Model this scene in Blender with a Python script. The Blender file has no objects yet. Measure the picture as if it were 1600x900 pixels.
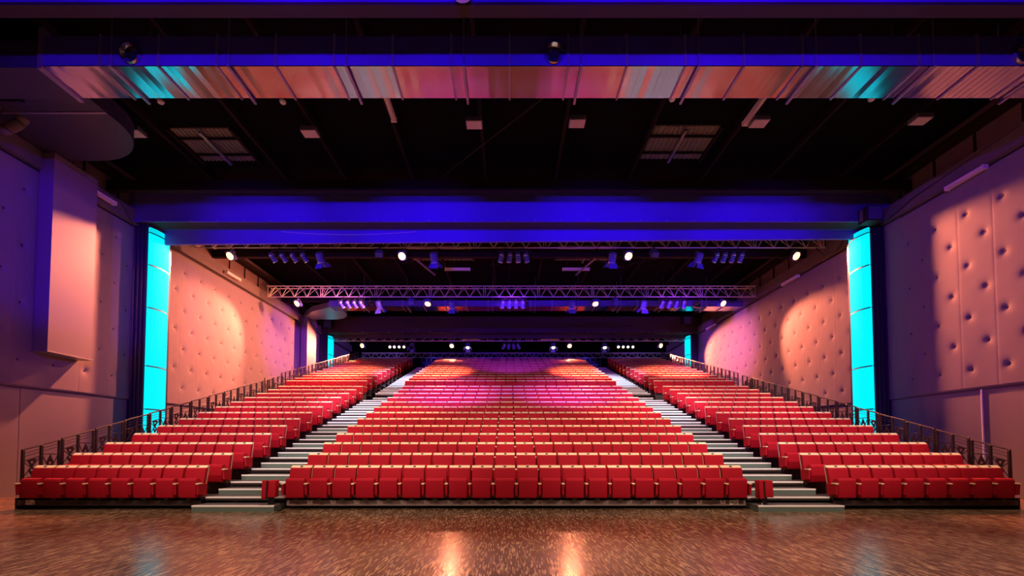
import bpy, bmesh, math, random
from mathutils import Vector, Matrix
random.seed(7)
R = math.radians
PI = math.pi
SC = bpy.context.scene
COL = SC.collection

# ------------------------------------------------------------------ camera
cam_d = bpy.data.cameras.new('camera')
cam = bpy.data.objects.new('camera', cam_d)
COL.objects.link(cam)
cam.location = (0, 0, 1.45)
cam.rotation_euler = (R(92.0), 0, 0)
cam_d.sensor_width = 36
cam_d.lens = 664 / 1600 * 36
cam_d.shift_x = 0.00275
cam_d.shift_y = 0.1386
cam_d.clip_end = 200
SC.camera = cam

# ------------------------------------------------------------------ world, exposure
w = bpy.data.worlds.new('world')
SC.world = w
w.use_nodes = True
w.node_tree.nodes['Background'].inputs[0].default_value = (0, 0, 0, 1)
w.node_tree.nodes['Background'].inputs[1].default_value = 0
SC.view_settings.view_transform = 'Standard'
SC.view_settings.look = 'None'
SC.view_settings.gamma = 1
SC.view_settings.exposure = 0.0

# ------------------------------------------------------------------ unseen stage lights and added fill spots (lanterns in view carry their own further down)
WARM = (1.0, .25, .12)
def spot(loc, aim, power, color, cone, blend=.6, size=.15):
    d = bpy.data.lights.new('spot_beam', 'SPOT')
    d.energy = power
    d.color = color
    d.spot_size = R(cone)
    d.spot_blend = blend
    d.shadow_soft_size = size
    o = bpy.data.objects.new('spot_beam', d)
    COL.objects.link(o)
    o.location = loc
    o.rotation_euler = (Vector(aim) - Vector(loc)).to_track_quat('-Z', 'Y').to_euler()
    return o
# white-warm wash from the stage grid onto the seats
for x, p in ((-6.4, 4800), (-2.0, 4800), (2.0, 4800), (6.4, 5200)):
    spot((x, -3, 8.4), (x * 1.25, 15.0, 2.4), p, (1, .76, .64), 34, .8, .3)
# added warm-white spots without fixtures, brightening the front rows and wood tops
for x in (-9.0, -3.2, 3.4, 9.2):
    spot((x, 7.9, 9.2), (x, 11.6, 1.0), 2000, (1, .74, .54), 62, .9, .2)
# added pink-white fill near the first roof beam, lifting the middle rows
for x in (-9.3, -4.6, 0, 4.8, 9.6):
    spot((x * .9, 7.9, 9.2), (x, 18.0, 3.6), 4600 if x else 500, (1, .62, .56), 44, .9, .2)
# added warm fill spots over the stage floor, no fixture there
for x in (-5, 5):
    spot((x, 0.5, 9.0), (x * .9, 4.2, 0), 4600, (1, .70, .50), 78, 1.0, .3)
# blue wash from the stage grid, level across the house
for x, p in ((-9.5, 4500), (-6, 6200), (-3, 6200), (0, 6200), (3, 6200), (6, 6200), (9.5, 4500)):
    spot((x, -6, 7.2), (x * .85, 15.2, 9.8), p, (.07, .0, 1), 24, .8, .35)
spot((-5, -6, 7.2), (-13.4, 12, 7.2), 9500, (.05, .0, 1), 15, .6, .12)
# added blue spots behind the camera, tinting the lanterns under the first truss
for x in (-9, -3, 3, 9):
    spot((x, -2.5, 2.4), (x, 18.0, 9.35), 9000, (.10, .0, 1), 18, .9, .1)
# added violet fill along both side walls, blue behind the aisle tops
for s in (-1, 1):
    spot((-s * 4.0, -4, 7.8), (s * 13.8, 19, 6.5), 6500 if s > 0 else 5000, (.20, .012, 1), 40, .9)
    spot((s * 4, 18.6, 8.7), (s * 13.8, 27.0, 7.4), 7000, (.34, .04, 1), 36, 1.0)
    spot((s * 6.2, 32.4, 9.0), (s * 13.8, 35.0, 8.4), 700, (.30, .12, 1), 70, .9)
    spot((s * 6.0, 32.4, 9.1), (s * 6.4, 34.6, 6.6), 500, (.10, .06, 1), 60, .9)
# added broad warm spot for the left tufted wall, rosy one far right
spot((-5.5, 21.4, 9.3), (-13.8, 21.0, 5.4), 8500, (1, .27, .15), 92, 1.0, .15)
spot((6.0, 26.2, 9.3), (13.8, 25.6, 6.4), 5200, (1, .22, .20), 44, 1.0, .15)
# white-blue onto the aisle stairs
for s in (-1, 1):
    spot((s * 6.0, 18.5, 9.6), (s * 6.6, 26.0, 5.0), 9000, (.55, .58, 1), 28, .9)
    spot((s * 6.0, 8.0, 9.2), (s * 6.2, 17.6, 3.0), 7500, (.56, .60, 1), 22, 1.0)
    spot((s * 6.0, 7.9, 9.2), (s * 6.2, 12.2, 1.2), 1100, (.80, .88, 1), 26, 1.0)
# warm pools over the upper rows
for x in (-9.6, -4.2, 4.4, 9.8):
    spot((x * .9, 18.5, 9.6), (x, 25.4, 5.4), 11000, (1, .36, .22), 34, .8)
# magenta and violet over the middle block
for x in (-2.6, 2.6):
    spot((x * .5, 8.0, 9.2), (x, 18.8, 3.8), 13000, (.24, .0, 1), 30, 1.0)
spot((0, 18.5, 9.6), (0.2, 28.5, 6.8), 4500, (.25, .03, 1), 40, .8)

# ------------------------------------------------------------------ materials
def mat(name, color, rough=.6, metal=0.0, spec=.5, emit=None, estr=1.0, noise=None, bump=None, coat=0.0):
    m = bpy.data.materials.new(name)
    m.use_nodes = True
    nt = m.node_tree
    b = nt.nodes['Principled BSDF']
    b.inputs['Base Color'].default_value = (*color, 1)
    b.inputs['Roughness'].default_value = rough
    b.inputs['Metallic'].default_value = metal
    b.inputs['Specular IOR Level'].default_value = spec
    b.inputs['Coat Weight'].default_value = coat
    if emit:
        b.inputs['Emission Color'].default_value = (*emit, 1)
        b.inputs['Emission Strength'].default_value = estr
    if noise or bump:
        tc = nt.nodes.new('ShaderNodeTexCoord')
        n = nt.nodes.new('ShaderNodeTexNoise')
        n.inputs['Scale'].default_value = (noise or bump)[0]
        n.inputs['Detail'].default_value = 5
        nt.links.new(tc.outputs['Object'], n.inputs['Vector'])
        if noise:
            mx = nt.nodes.new('ShaderNodeMix')
            mx.data_type = 'RGBA'
            k = noise[1]
            mx.inputs[6].default_value = (*[c * (1 - k) for c in color], 1)
            mx.inputs[7].default_value = (*[min(1, c * (1 + k)) for c in color], 1)
            nt.links.new(n.outputs['Fac'], mx.inputs[0])
            nt.links.new(mx.outputs[2], b.inputs['Base Color'])
        if bump:
            bp = nt.nodes.new('ShaderNodeBump')
            bp.inputs['Strength'].default_value = bump[1]
            bp.inputs['Distance'].default_value = .02
            nt.links.new(n.outputs['Fac'], bp.inputs['Height'])
            nt.links.new(bp.outputs[0], b.inputs['Normal'])
    return m

def parquet():
    m = bpy.data.materials.new('mosaic_parquet')
    m.use_nodes = True
    nt = m.node_tree
    L = nt.links.new
    b = nt.nodes['Principled BSDF']
    b.inputs['Specular IOR Level'].default_value = .8
    tc = nt.nodes.new('ShaderNodeTexCoord')
    mp = nt.nodes.new('ShaderNodeMapping')
    mp.inputs['Rotation'].default_value = (0, 0, R(90))
    L(tc.outputs['Object'], mp.inputs['Vector'])
    br = nt.nodes.new('ShaderNodeTexBrick')
    br.inputs['Scale'].default_value = 1
    br.inputs['Brick Width'].default_value = .13
    br.inputs['Row Height'].default_value = .017
    br.inputs['Mortar Size'].default_value = .0012
    br.offset = .37
    br.inputs['Color1'].default_value = (0, 0, 0, 1)
    br.inputs['Color2'].default_value = (1, 1, 1, 1)
    br.inputs['Mortar'].default_value = (.1, .1, .1, 1)
    L(mp.outputs[0], br.inputs['Vector'])
    n = nt.nodes.new('ShaderNodeTexNoise')
    n.inputs['Scale'].default_value = .8
    n.inputs['Detail'].default_value = 6
    L(tc.outputs['Object'], n.inputs['Vector'])
    cr = nt.nodes.new('ShaderNodeValToRGB')
    e = cr.color_ramp.elements
    e[0].color = (.075, .038, .022, 1)
    e[1].color = (.58, .38, .23, 1)
    x = cr.color_ramp.elements.new(.6)
    x.color = (.19, .10, .056, 1)
    L(br.outputs['Color'], cr.inputs['Fac'])
    mx = nt.nodes.new('ShaderNodeMix')
    mx.data_type = 'RGBA'
    mx.blend_type = 'MULTIPLY'
    mx.inputs[0].default_value = .7
    cr2 = nt.nodes.new('ShaderNodeValToRGB')
    cr2.color_ramp.elements[0].position = .3
    cr2.color_ramp.elements[0].color = (.45, .42, .4, 1)
    cr2.color_ramp.elements[1].position = .7
    L(n.outputs['Fac'], cr2.inputs['Fac'])
    L(cr.outputs[0], mx.inputs[6])
    L(cr2.outputs[0], mx.inputs[7])
    L(mx.outputs[2], b.inputs['Base Color'])
    rr = nt.nodes.new('ShaderNodeMapRange')
    rr.inputs['To Min'].default_value = .15
    rr.inputs['To Max'].default_value = .28
    L(n.outputs['Fac'], rr.inputs['Value'])
    L(rr.outputs[0], b.inputs['Roughness'])
    bp = nt.nodes.new('ShaderNodeBump')
    bp.inputs['Strength'].default_value = .28
    bp.inputs['Distance'].default_value = .004
    L(br.outputs['Color'], bp.inputs['Height'])
    L(bp.outputs[0], b.inputs['Normal'])
    return m

M = dict(
    floor=parquet(),
    fabric=mat('red_fabric', (.40, .004, .018), .75, spec=.2, noise=(40, .12)),
    wood=mat('pale_maple', (.90, .70, .46), .4, noise=(6, .07)),
    plate=mat('number_plate_black', (.015, .015, .02), .4),
    black=mat('black_paint', (.012, .010, .012), .5),
    brown=mat('dark_brown_board', (.045, .024, .024), .6, noise=(5, .2)),
    fascia=mat('taupe_board', (.27, .18, .17), .55, noise=(3, .15)),
    deck=mat('dark_deck_carpet', (.05, .035, .04), .85),
    green=mat('grey_green_step', (.12, .16, .14), .7, noise=(20, .15)),
    tread=mat('step_tread', (.07, .06, .065), .7, noise=(20, .15)),
    alu=mat('aluminium_nosing', (.92, .90, .92), .5, .0),
    steel=mat('black_steel_rail', (.022, .014, .018), .4),
    truss=mat('truss_aluminium', (.66, .60, .56), .42, .15),
    pad=mat('padded_cloth', (.27, .225, .24), .85, spec=.15, noise=(2.5, .07), bump=(30, .12)),
    button=mat('dark_button', (.05, .04, .06), .6),
    board=mat('painted_board', (.24, .20, .23), .55, noise=(1.2, .06)),
    concrete=mat('grey_concrete', (.17, .14, .14), .8, noise=(3, .2)),
    upper=mat('upper_wall_blockwork', (.17, .11, .10), .85, noise=(2, .25)),
    roof=mat('black_roof', (.004, .003, .0035), .95, spec=.1),
    purlin=mat('dark_purlin', (.018, .009, .009), .8, spec=.2),
    beam=mat('painted_steel_beam', (.10, .09, .46), .55, noise=(1.5, .08)),  # blue stage light put into the beam's base colour
    darkbeam=mat('dark_underside', (.035, .022, .025), .7),
    duct=mat('galvanised_steel', (.52, .52, .56), .14, 1.0, noise=(4, .08)),
    ductbox=mat('duct_casing', (.10, .09, .30), .5, .1, noise=(2, .05)),  # galvanised casing tinted with the blue of the stage light
    elbow=mat('duct_elbow_sheet', (.055, .05, .085), .45, .2, noise=(2, .08)),  # casing tone darkened, the shade under the roof is in the colour
    flange=mat('duct_flange', (.40, .38, .40), .4, .7),
    lantern=mat('lantern_grey', (.09, .09, .34), .4, .0),  # grey bodies, blue stage light mixed into the colour
    chrome=mat('lantern_rim', (.75, .75, .8), .25, .9),
    lensoff=mat('dark_lens', (.03, .03, .05), .1, 0),
    lenswarm=mat('lit_warm_lens', (1, .8, .6), .4, emit=(1, .42, .13), estr=5.5),
    lenspale=mat('lit_pale_lens', (1, 1, .8), .4, emit=(1, .90, .60), estr=2.2),
    cyan=mat('cyan_light_panel', (.005, .04, .05), .6, spec=.0, emit=(0.0, .83, 1.0), estr=1.15),
    seam=mat('panel_seam', (.01, .05, .08), .5),
    navy=mat('navy_pilaster', (.022, .024, .06), .35),
    white=mat('white_paint', (.92, .90, .88), .5),
    tube=mat('lamp_diffuser', (.75, .66, .58), .4),
    sky=mat('roof_light_sheet', (.22, .21, .15), .5, noise=(3, .1)),
    cable=mat('pale_cable', (.5, .5, .6), .5),
    speaker=mat('speaker_black', (.02, .02, .022), .6),
    curtain=mat('blue_drape', (.06, .06, .22), .8),
    ink=mat('printed_black', (.02, .02, .02), .6),
)

# ------------------------------------------------------------------ mesh builder and tagging
class MB:
    def __init__(s):
        s.v = []; s.f = []; s.m = []; s.cur = 0
    def add(s, vs, fs):
        o = len(s.v)
        s.v += [tuple(v) for v in vs]
        for f in fs:
            s.f.append(tuple(i + o for i in f)); s.m.append(s.cur)
        return s
    def box(s, x0, x1, y0, y1, z0, z1):
        return s.add([(x0,y0,z0),(x1,y0,z0),(x1,y1,z0),(x0,y1,z0),(x0,y0,z1),(x1,y0,z1),(x1,y1,z1),(x0,y1,z1)],
                     [(0,3,2,1),(4,5,6,7),(0,1,5,4),(1,2,6,5),(2,3,7,6),(3,0,4,7)])
    def prism(s, prof, x0, x1, axis='x'):
        """extrude a closed 2-D outline: axis x takes (y, z); axis z takes (x, y); axis y takes (x, z)"""
        n = len(prof)
        pt = {'x': lambda p, t: (t, p[0], p[1]), 'z': lambda p, t: (p[0], p[1], t), 'y': lambda p, t: (p[0], t, p[1])}[axis]
        vs = [pt(p, x0) for p in prof] + [pt(p, x1) for p in prof]
        fs = [(i, (i + 1) % n, n + (i + 1) % n, n + i) for i in range(n)]
        fs += [tuple(range(n))[::-1], tuple(range(n, 2 * n))]
        return s.add(vs, fs)
    def tube(s, a, b, r, n=6, r2=None, caps=True):
        a = Vector(a); b = Vector(b); d = (b - a).normalized()
        u = d.orthogonal().normalized(); v = d.cross(u)
        r2 = r if r2 is None else r2
        vs = []
        for p, q in ((a, r), (b, r2)):
            for k in range(n):
                t = 2 * PI * k / n
                vs.append(p + (u * math.cos(t) + v * math.sin(t)) * q)
        fs = [(k, (k + 1) % n, n + (k + 1) % n, n + k) for k in range(n)]
        if caps:
            fs += [tuple(range(n))[::-1], tuple(range(n, 2 * n))]
        return s.add(vs, fs)
    def poly(s, pts, r, n=6):
        for a, b in zip(pts, pts[1:]):
            s.tube(a, b, r, n)
        return s
    def disc(s, c, r, axis, t=.01, n=12):
        a = Vector(c); return s.tube(a, a + Vector(axis) * t, r, n)
    def xf(s, mtx):
        s.v = [tuple(mtx @ Vector(v)) for v in s.v]
        return s
    def mesh(s, name, mats, bevel=0, smooth=False):
        me = bpy.data.meshes.new(name)
        me.from_pydata(s.v, [], s.f)
        if not isinstance(mats, (list, tuple)):
            mats = [mats]
        for m in mats:
            me.materials.append(m)
        if len(mats) > 1:
            for p, i in zip(me.polygons, s.m):
                p.material_index = i
        bm = bmesh.new(); bm.from_mesh(me)
        bmesh.ops.recalc_face_normals(bm, faces=bm.faces)
        if bevel:
            ed = [e for e in bm.edges if len(e.link_faces) == 2 and e.calc_face_angle(0) > .5]
            bmesh.ops.bevel(bm, geom=ed, offset=bevel, segments=2, affect='EDGES', profile=.6, clamp_overlap=True)
        bm.to_mesh(me); bm.free()
        if smooth:
            for p in me.polygons:
                p.use_smooth = True
        me.update()
        return me
    def build(s, name, m, parent=None, **k):
        return link(name, s.mesh(name, m, **k), parent)

def link(name, data, parent=None, loc=None):
    o = bpy.data.objects.new(name, data)
    COL.objects.link(o)
    if parent is not None:
        o.parent = parent
    if loc is not None:
        o.location = loc
    return o
def tag(o, label, cat, group=None):
    o['label'] = label; o['category'] = cat
    if group: o['group'] = group
    return o
def thing(name, label, cat, loc=(0, 0, 0), rz=0, group=None):
    o = link(name, None, None, loc)
    o.rotation_euler = (0, 0, rz)
    return tag(o, label, cat, group)
def struct(o):
    o['kind'] = 'structure'
    return o
def stuff(o):
    o['kind'] = 'stuff'
    return o
ORD = ['first', 'second', 'third', 'fourth', 'fifth', 'sixth', 'seventh', 'eighth', 'ninth', 'tenth', 'eleventh', 'twelfth', 'thirteenth',
       'fourteenth', 'fifteenth', 'sixteenth', 'seventeenth', 'eighteenth', 'nineteenth', 'twentieth', 'twenty-first', 'twenty-second',
       'twenty-third', 'twenty-fourth', 'twenty-fifth', 'twenty-sixth', 'twenty-seventh']

# ------------------------------------------------------------------ house measures
WX = 13.85                       # side walls
Y0, Y1 = -7.0, 36.6
ROOF = 11.3
PITCH, RISE = .85, .272
NL, NU = 13, 13                  # rows of the lower and the upper tier
def row_y(i):  return 9.655 + PITCH * i if i < NL else 21.715 + PITCH * (i - NL)
def row_z(i):  return .27 + RISE * i if i < NL else 4.077 + RISE * (i - NL)
BLOCKS_L = [(-10.92, 8, .501), (-5.03, 20, .519), (7.26, 8, .505)]          # left edge, seats, seat pitch
BLOCKS_U = [(-11.53, 8, .525), (-5.40, 21, .521), (7.47, 8, .517)]
BN = ['left block', 'central block', 'right block']

# ------------------------------------------------------------------ setting
fl = MB().box(-WX, WX, Y0, Y1, -.1, 0).build('floor', M['floor']); struct(fl)
ce = MB().box(-WX - .3, WX + .3, Y0, Y1, ROOF, ROOF + .2).build('ceiling', M['roof']); struct(ce)
me = MB().box(-.05, .05, 0, 1, 0, .22).mesh('purlin', M['purlin'])
for x in (-10.8, -8.1, -5.95, -3.5, -.85, 1.7, 4.35, 7.0, 9.4, 11.9):
    o = link('purlin', me, ce, (x, 7.8, ROOF - .22)); o.scale = (1, 28.5, 1)
me = MB().box(-WX, WX, -.1, .1, 0, .35).mesh('cross_beam', M['purlin'])
for y in (14.4, 19.6, 25.75, 34.0):
    link('cross_beam', me, ce, (0, y, 10.2)); 
for i, (a, b) in enumerate([((-2.4, 14.5), (1.0, 11.0)), ((-8.5, 18.0), (-5.8, 20.5)), ((-5.5, 21.5), (-1.2, 19.5)), ((-1.0, 21.8), (2.6, 20)),
                            ((6.2, 21.6), (9.2, 20.0)), ((3, 20.2), (6, 22)), ((-7, 33), (-3, 35)), ((2, 33), (6, 35)), ((-2, 35), (2, 33.2))]):
    MB().tube((*a, 10.75), (*b, 10.75), .014).build('tie_rod', M['darkbeam'], ce)
for i, (x, y, dx) in enumerate([(-5.0, 19.4, 1), (4.6, 19.4, -1), (-3.0, 33.4, .8), (3.1, 33.4, -.8)]):
    MB().tube((x, y, 10.6), (x + dx * 1.0, y + 3.2, 10.6), .05).build('tie_rod', M['flange'], ce)

bw = MB().box(-WX - .2, WX + .2, Y1, Y1 + .2, 0, ROOF).build('wall_back', M['roof']); struct(bw)

def pad_mesh(zrows, width, pitch):
    """one padded panel seen from inside, facing +x, y from 0 to width, dents where the buttons pull the cloth in"""
    z0, z1 = 3.08, 9.46
    ny, nz = 24, 160
    dents = [(width * (.25 if k % 2 == 0 else .75), z) for k, z in enumerate(zrows)]
    vs = []
    for j in range(nz + 1):
        z = z0 + (z1 - z0) * j / nz
        for i in range(ny + 1):
            y = width * i / ny
            d = .10
            for (a, b) in dents:
                for sh in (-width, 0, width):
                    r = math.hypot((y - a - sh), (z - b) * .85)
                    if r < .6:
                        d -= .060 * math.exp(-r / .05)
                        d -= .014 * math.exp(-(r / .15) ** 2)
            e = min(y, width - y)
            if e < .01: d -= .004
            if j == 0 or j == nz: d = 0.0
            vs.append((d, y, z))
    n = ny + 1
    fs = [(j * n + i, j * n + i + 1, (j + 1) * n + i + 1, (j + 1) * n + i) for j in range(nz) for i in range(ny)]
    mb = MB().add(vs, fs)
    return mb.mesh('padded_panel', M['pad'], smooth=True), dents
btn = MB()
for k in range(3):
    r = (.035, .025, 0.008)[k]
    btn.tube((.006 * k, 0, 0), (.006 * (k + 1), 0, 0), r * 1.1, 8)
btn_me = btn.mesh('button', M['button'])

def side_wall(s):
    left = s < 0
    nm = 'wall_left' if left else 'wall_right'
    wl = MB().box(s * WX, s * (WX + .2), Y0, Y1, 0, ROOF).build(nm, M['upper']); struct(wl)
    zr = [8.72 - .812 * k for k in range(7)] if left else [8.40 - .787 * k for k in range(7)]
    pitch = .94
    if left:
        runs = [(13.72 - .235, -8, 2), (16.865 - .235, 0, 11), (31.75, 0, 5)]
    else:
        runs = [(12.11 - .235, -6, 3), (17.01 - .235, 0, 14), (31.75, 0, 5)]
    pm, dents = pad_mesh(zr, pitch, s)
    for (yb, k0, k1) in runs:
        for k in range(k0, k1):
            p = link('padded_panel', pm, wl, (s * (WX - .0), yb + k * pitch, 0))
            if not left:
                # turn the panel to face the other way
                p.rotation_euler = (0, 0, PI); p.location.y += pitch
            for (y, z) in dents:
                b = link('button', btn_me, p, (.050, y, z))
                b.rotation_euler = (0, 0, 0)
    for (a, b) in ([(15.365, 15.42), (16.3, 16.63)] if left else [(14.695, 15.35), (16.3, 16.775), (29.93, 30.7)]):
        MB().box(s * (WX - .09), s * WX, a, b, 3.08, 9.46).build('padded_panel', M['pad'], wl)
    # wainscot boards
    y = Y0
    edges = [-7, -4.6, -2.2, .2, 2.6, 5.0, 7.4, 9.5, 11.95, 15.3] if left else [-7, -4.6, -2.2, .2, 2.6, 5.0, 7.4, 9.8, 12.35, 15.3]
    edges += [16.4 + 2.4 * k for k in range(9)]
    for a, b in zip(edges, edges[1:]):
        if a == 15.3: continue
        MB().box(s * (WX - .05), s * WX, a + .008, b - .008, .0, 3.05).build('wainscot_board', M['board'], wl)
    # concrete ledge with pilaster strips of the block wall above it
    MB().box(s * (WX - .22), s * WX, Y0, Y1, 9.5, 10.02).build('ledge', M['concrete'], wl)
    MB().box(s * (WX - .05), s * WX, Y0, Y1, 9.46, 9.5).build('shadow_gap', M['darkbeam'], wl)  # dark strip filling the gap between padding and ledge
    MB().box(s * (WX - .35), s * WX, Y0, Y1, 10.72, 10.9).build('roof_rail', M['purlin'], wl)
    for k in range(24):
        yy = 7.5 + 1.2 * k
        MB().box(s * (WX - .04), s * WX, yy, yy + .05, 10.02, 10.72).build('wall_stud', M['purlin'], wl)
    return wl
wl_l = side_wall(-1)
wl_r = side_wall(1)
# bare recess of the left wall at the foot of the second drop duct
MB().box(-WX, -WX + .05, 26.98, 30.7, 3.08, 9.46).build('plain_board', M['board'], wl_l)
MB().box(WX - .09, WX - .05, 12.335, 12.365, 0, 3.06).build('board_joint', M['alu'], wl_r)

# pilasters (dark, grooved) with the main beams
def pilaster(n, s, y):
    st = struct(MB().box(s * 13.2, s * WX, y, y + 1.0, 0, 10.0).build('pilaster_%d' % n, M['navy']))
    for k in range(4):
        x = 13.27 + .15 * k
        MB().tube((s * x, y - .005, 0), (s * x, y - .005, 9.9), .045, 8).build('pilaster_rib', M['navy'], st)
n = 1
for y in (15.35, 30.75):
    for s in (-1, 1):
        pilaster(n, s, y); n += 1
def beam(n, y, mface, zb0, zb1):
    b = struct(MB().box(-WX, WX, y, y + .55, 9.62, 10.75).build('beam_%d' % n, mface))
    MB().box(-WX, WX, y - .04, y + .6, 9.55, 9.62).build('beam_flange', mface, b)
    MB().box(-WX, WX, y + .02, y + .5, 9.545, 9.55).build('beam_underside', M['darkbeam'], b)  # dark sheet standing in for the shade under the beam
    # hanging fascia below, slightly out of level
    v = [(-13.05, zb0), (13.3, zb1), (13.3, 9.66), (-13.05, 9.66)]
    MB().prism(v, y + .62, y + .72, 'y').build('beam_fascia', mface, b)
    bo = MB().tube((0, -.03, 0), (0, 0, 0), .025, 6).mesh('bolt', M['flange'])
    for k in range(27):
        link('bolt', bo, b, (-12.5 + k * .96, y - .04, 9.585))
    return b
beam(1, 15.2, M['beam'], 9.03, 9.25)
beam(2, 30.5, M['darkbeam'], 9.3, 9.3)
b3 = struct(MB().box(-WX, WX, 7.64, 7.8, 9.66, 10.9).build('beam_3', M['beam']))
MB().box(-WX, WX, 7.60, 7.84, 9.60, 9.66).build('beam_flange', M['darkbeam'], b3)

# luminous corner columns
def light_column(s, y, label):
    t = thing('light_column', label, 'light column', (s * 13.17, y, 0), 0, 'glowing cyan corner columns')
    def outline(g):
        pts = []
        for k in range(9):
            a = k / 8
            pts.append((-s * (-.03 + (.17 + g) * math.sin(PI * (.12 + .80 * a)) ) , -.02 + .92 * a))
        return pts
    zs = [0, 1.15, 2.74, 4.31, 6.45, 8.02, 9.22]
    for a, b in zip(zs, zs[1:]):
        pr = outline(0)
        MB().prism(pr + [(s * .03, .90), (s * .03, -.02)], a + .012, b - .012, 'z').build('light_panel', M['cyan'], t, smooth=False)
        MB().prism(outline(.004) + [(s * .03, .88), (s * .03, 0)], b - .022, b + .022, 'z').build('seam', M['seam'], t)
    for k in range(3):
        MB().prism(outline(0) + [(s * .03, .90), (s * .03, -.02)], 9.25 + .06 * k, 9.29 + .06 * k, 'z').build('cap_ring', M['cyan'], t)
    MB().prism(outline(-.02) + [(s * .03, .88), (s * .03, 0)], 9.235, 9.42, 'z').build('cap', M['seam'], t)
light_column(-1, 15.32, 'tall glowing cyan column at the near end of the left tufted wall')
light_column(1, 15.32, 'tall glowing cyan column at the near end of the right tufted wall')
light_column(-1, 30.72, 'small far cyan glowing column at the rear of the left wall')
light_column(1, 30.72, 'small far cyan glowing column at the rear of the right wall')

# ------------------------------------------------------------------ seats
def seat_meshes(w):
    g = w - .050
    h = g / 2
    # padded backrest with a rounded top edge
    back = MB().prism([(-.035, .03), (.055, .03), (.165, .63), (.15, .655), (.11, .655), (.085, .63)], -h, h).mesh('backrest', M['fabric'], bevel=.018, smooth=True)
    shell = MB().prism([(.060, .0), (.070, .0), (.212, .705), (.180, .705), (.112, .655), (.186, .645)], -h, h).mesh('back_shell', M['wood'])
    plate = MB()
    n = 10
    vs = []
    for t in (0, 1):
        for k in range(n):
            a = 2 * PI * k / n
            vs.append((.034 * math.cos(a), .146 - .003 * t + .021 * math.sin(a), .681 + .003 * t + .0155 * math.sin(a)))
    plate.add(vs, [(k, (k + 1) % n, n + (k + 1) % n, n + k) for k in range(n)] + [tuple(range(n, 2 * n))])
    plate = plate.mesh('number_plate', M['plate'])
    c = h - .030
    cush = MB().prism([(-.17, .0), (-.06, -.02), (-.035, .40), (-.075, .435), (-.145, .43), (-.185, .39)], -c, c).mesh('cushion', M['fabric'], bevel=.022, smooth=True)
    arm = MB().prism([(-.19, .07), (.06, .03), (.09, .30), (-.205, .30)], -.026, .026).mesh('armrest', M['fabric'], bevel=.008)
    pad = MB().box(-.034, .034, -.215, -.08, .30, .327).mesh('arm_pad', M['wood'], bevel=.006)
    hinge = MB().box(-.05, .05, -.12, .02, -.055, -.015).mesh('hinge', M['black'])
    return back, shell, plate, cush, arm, pad, hinge
def make_seat(ms, x, y, z, label, group, arms):
    back, shell, plate, cush, arm, pad, hinge = ms
    t = thing('theatre_seat', label, 'seat', (x, y, z), 0, group)
    link('backrest', back, t)
    sh = link('back_shell', shell, t)
    link('number_plate', plate, sh)
    cu = link('cushion', cush, t)
    link('hinge', hinge, cu)
    for ax in arms:
        a = link('armrest', arm, t, (ax, 0, 0))
        link('arm_pad', pad, a)
    return t
FAR = MB()           # seats beyond the first eight rows, one countless mass
def far_seat(x, y, z, w, last, first):
    h = (w - .050) / 2
    m = FAR
    m.cur = 0
    m.prism([(y + a, z + b) for a, b in [(-.035, .03), (.055, .03), (.165, .645), (.10, .645)]], x - h, x + h)
    m.prism([(y + a, z + b) for a, b in [(-.17, .0), (-.06, -.02), (-.04, .43), (-.165, .42)]], x - h + .04, x + h - .04)
    m.cur = 1
    m.prism([(y + a, z + b) for a, b in [(.058, .0), (.076, .0), (.215, .705), (.180, .705), (.112, .655), (.178, .645)]], x - h, x + h)
    for ax in ([-w / 2] if first else []) + [w / 2]:
        m.cur = 0
        m.box(x + ax - .024, x + ax + .024, y - .22, y + .06, z + .06, z + .30)
        m.cur = 1
        m.box(x + ax - .033, x + ax + .033, y - .25, y + .08, z + .30, z + .327)
NEAR_ROWS = 8
for i in range(NL + NU):
    blocks = BLOCKS_L if i < NL else BLOCKS_U
    for b, (x0, n, w_) in enumerate(blocks):
        if i == 0:
            blocks_ms = globals().setdefault('SEAT_MS', {})
            blocks_ms[b] = seat_meshes(w_)
        for k in range(n):
            x = x0 + w_ * (k + .5)
            if i < NEAR_ROWS:
                rowname = 'the front row' if i == 0 else 'the ' + ORD[i] + ' row'
                pos = ORD[k] + ' from left'
                if k == 0: pos = 'leftmost'
                if k == n - 1: pos = 'rightmost'
                lab = 'red tip-up seat with pale wood top, %s in %s, %s' % (pos, rowname, BN[b])
                make_seat(SEAT_MS[b], x, row_y(i), row_z(i), lab, 'red tip-up seats of the lower rows', ([-w_ / 2] if k == 0 else []) + [w_ / 2])
            else:
                far_seat(x, row_y(i), row_z(i), w_, k == n - 1, k == 0)
o = FAR.build('far_theatre_seats', [M['fabric'], M['wood']])
stuff(o); tag(o, 'many red seats with pale tops filling the rows further back', 'seats')

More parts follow.
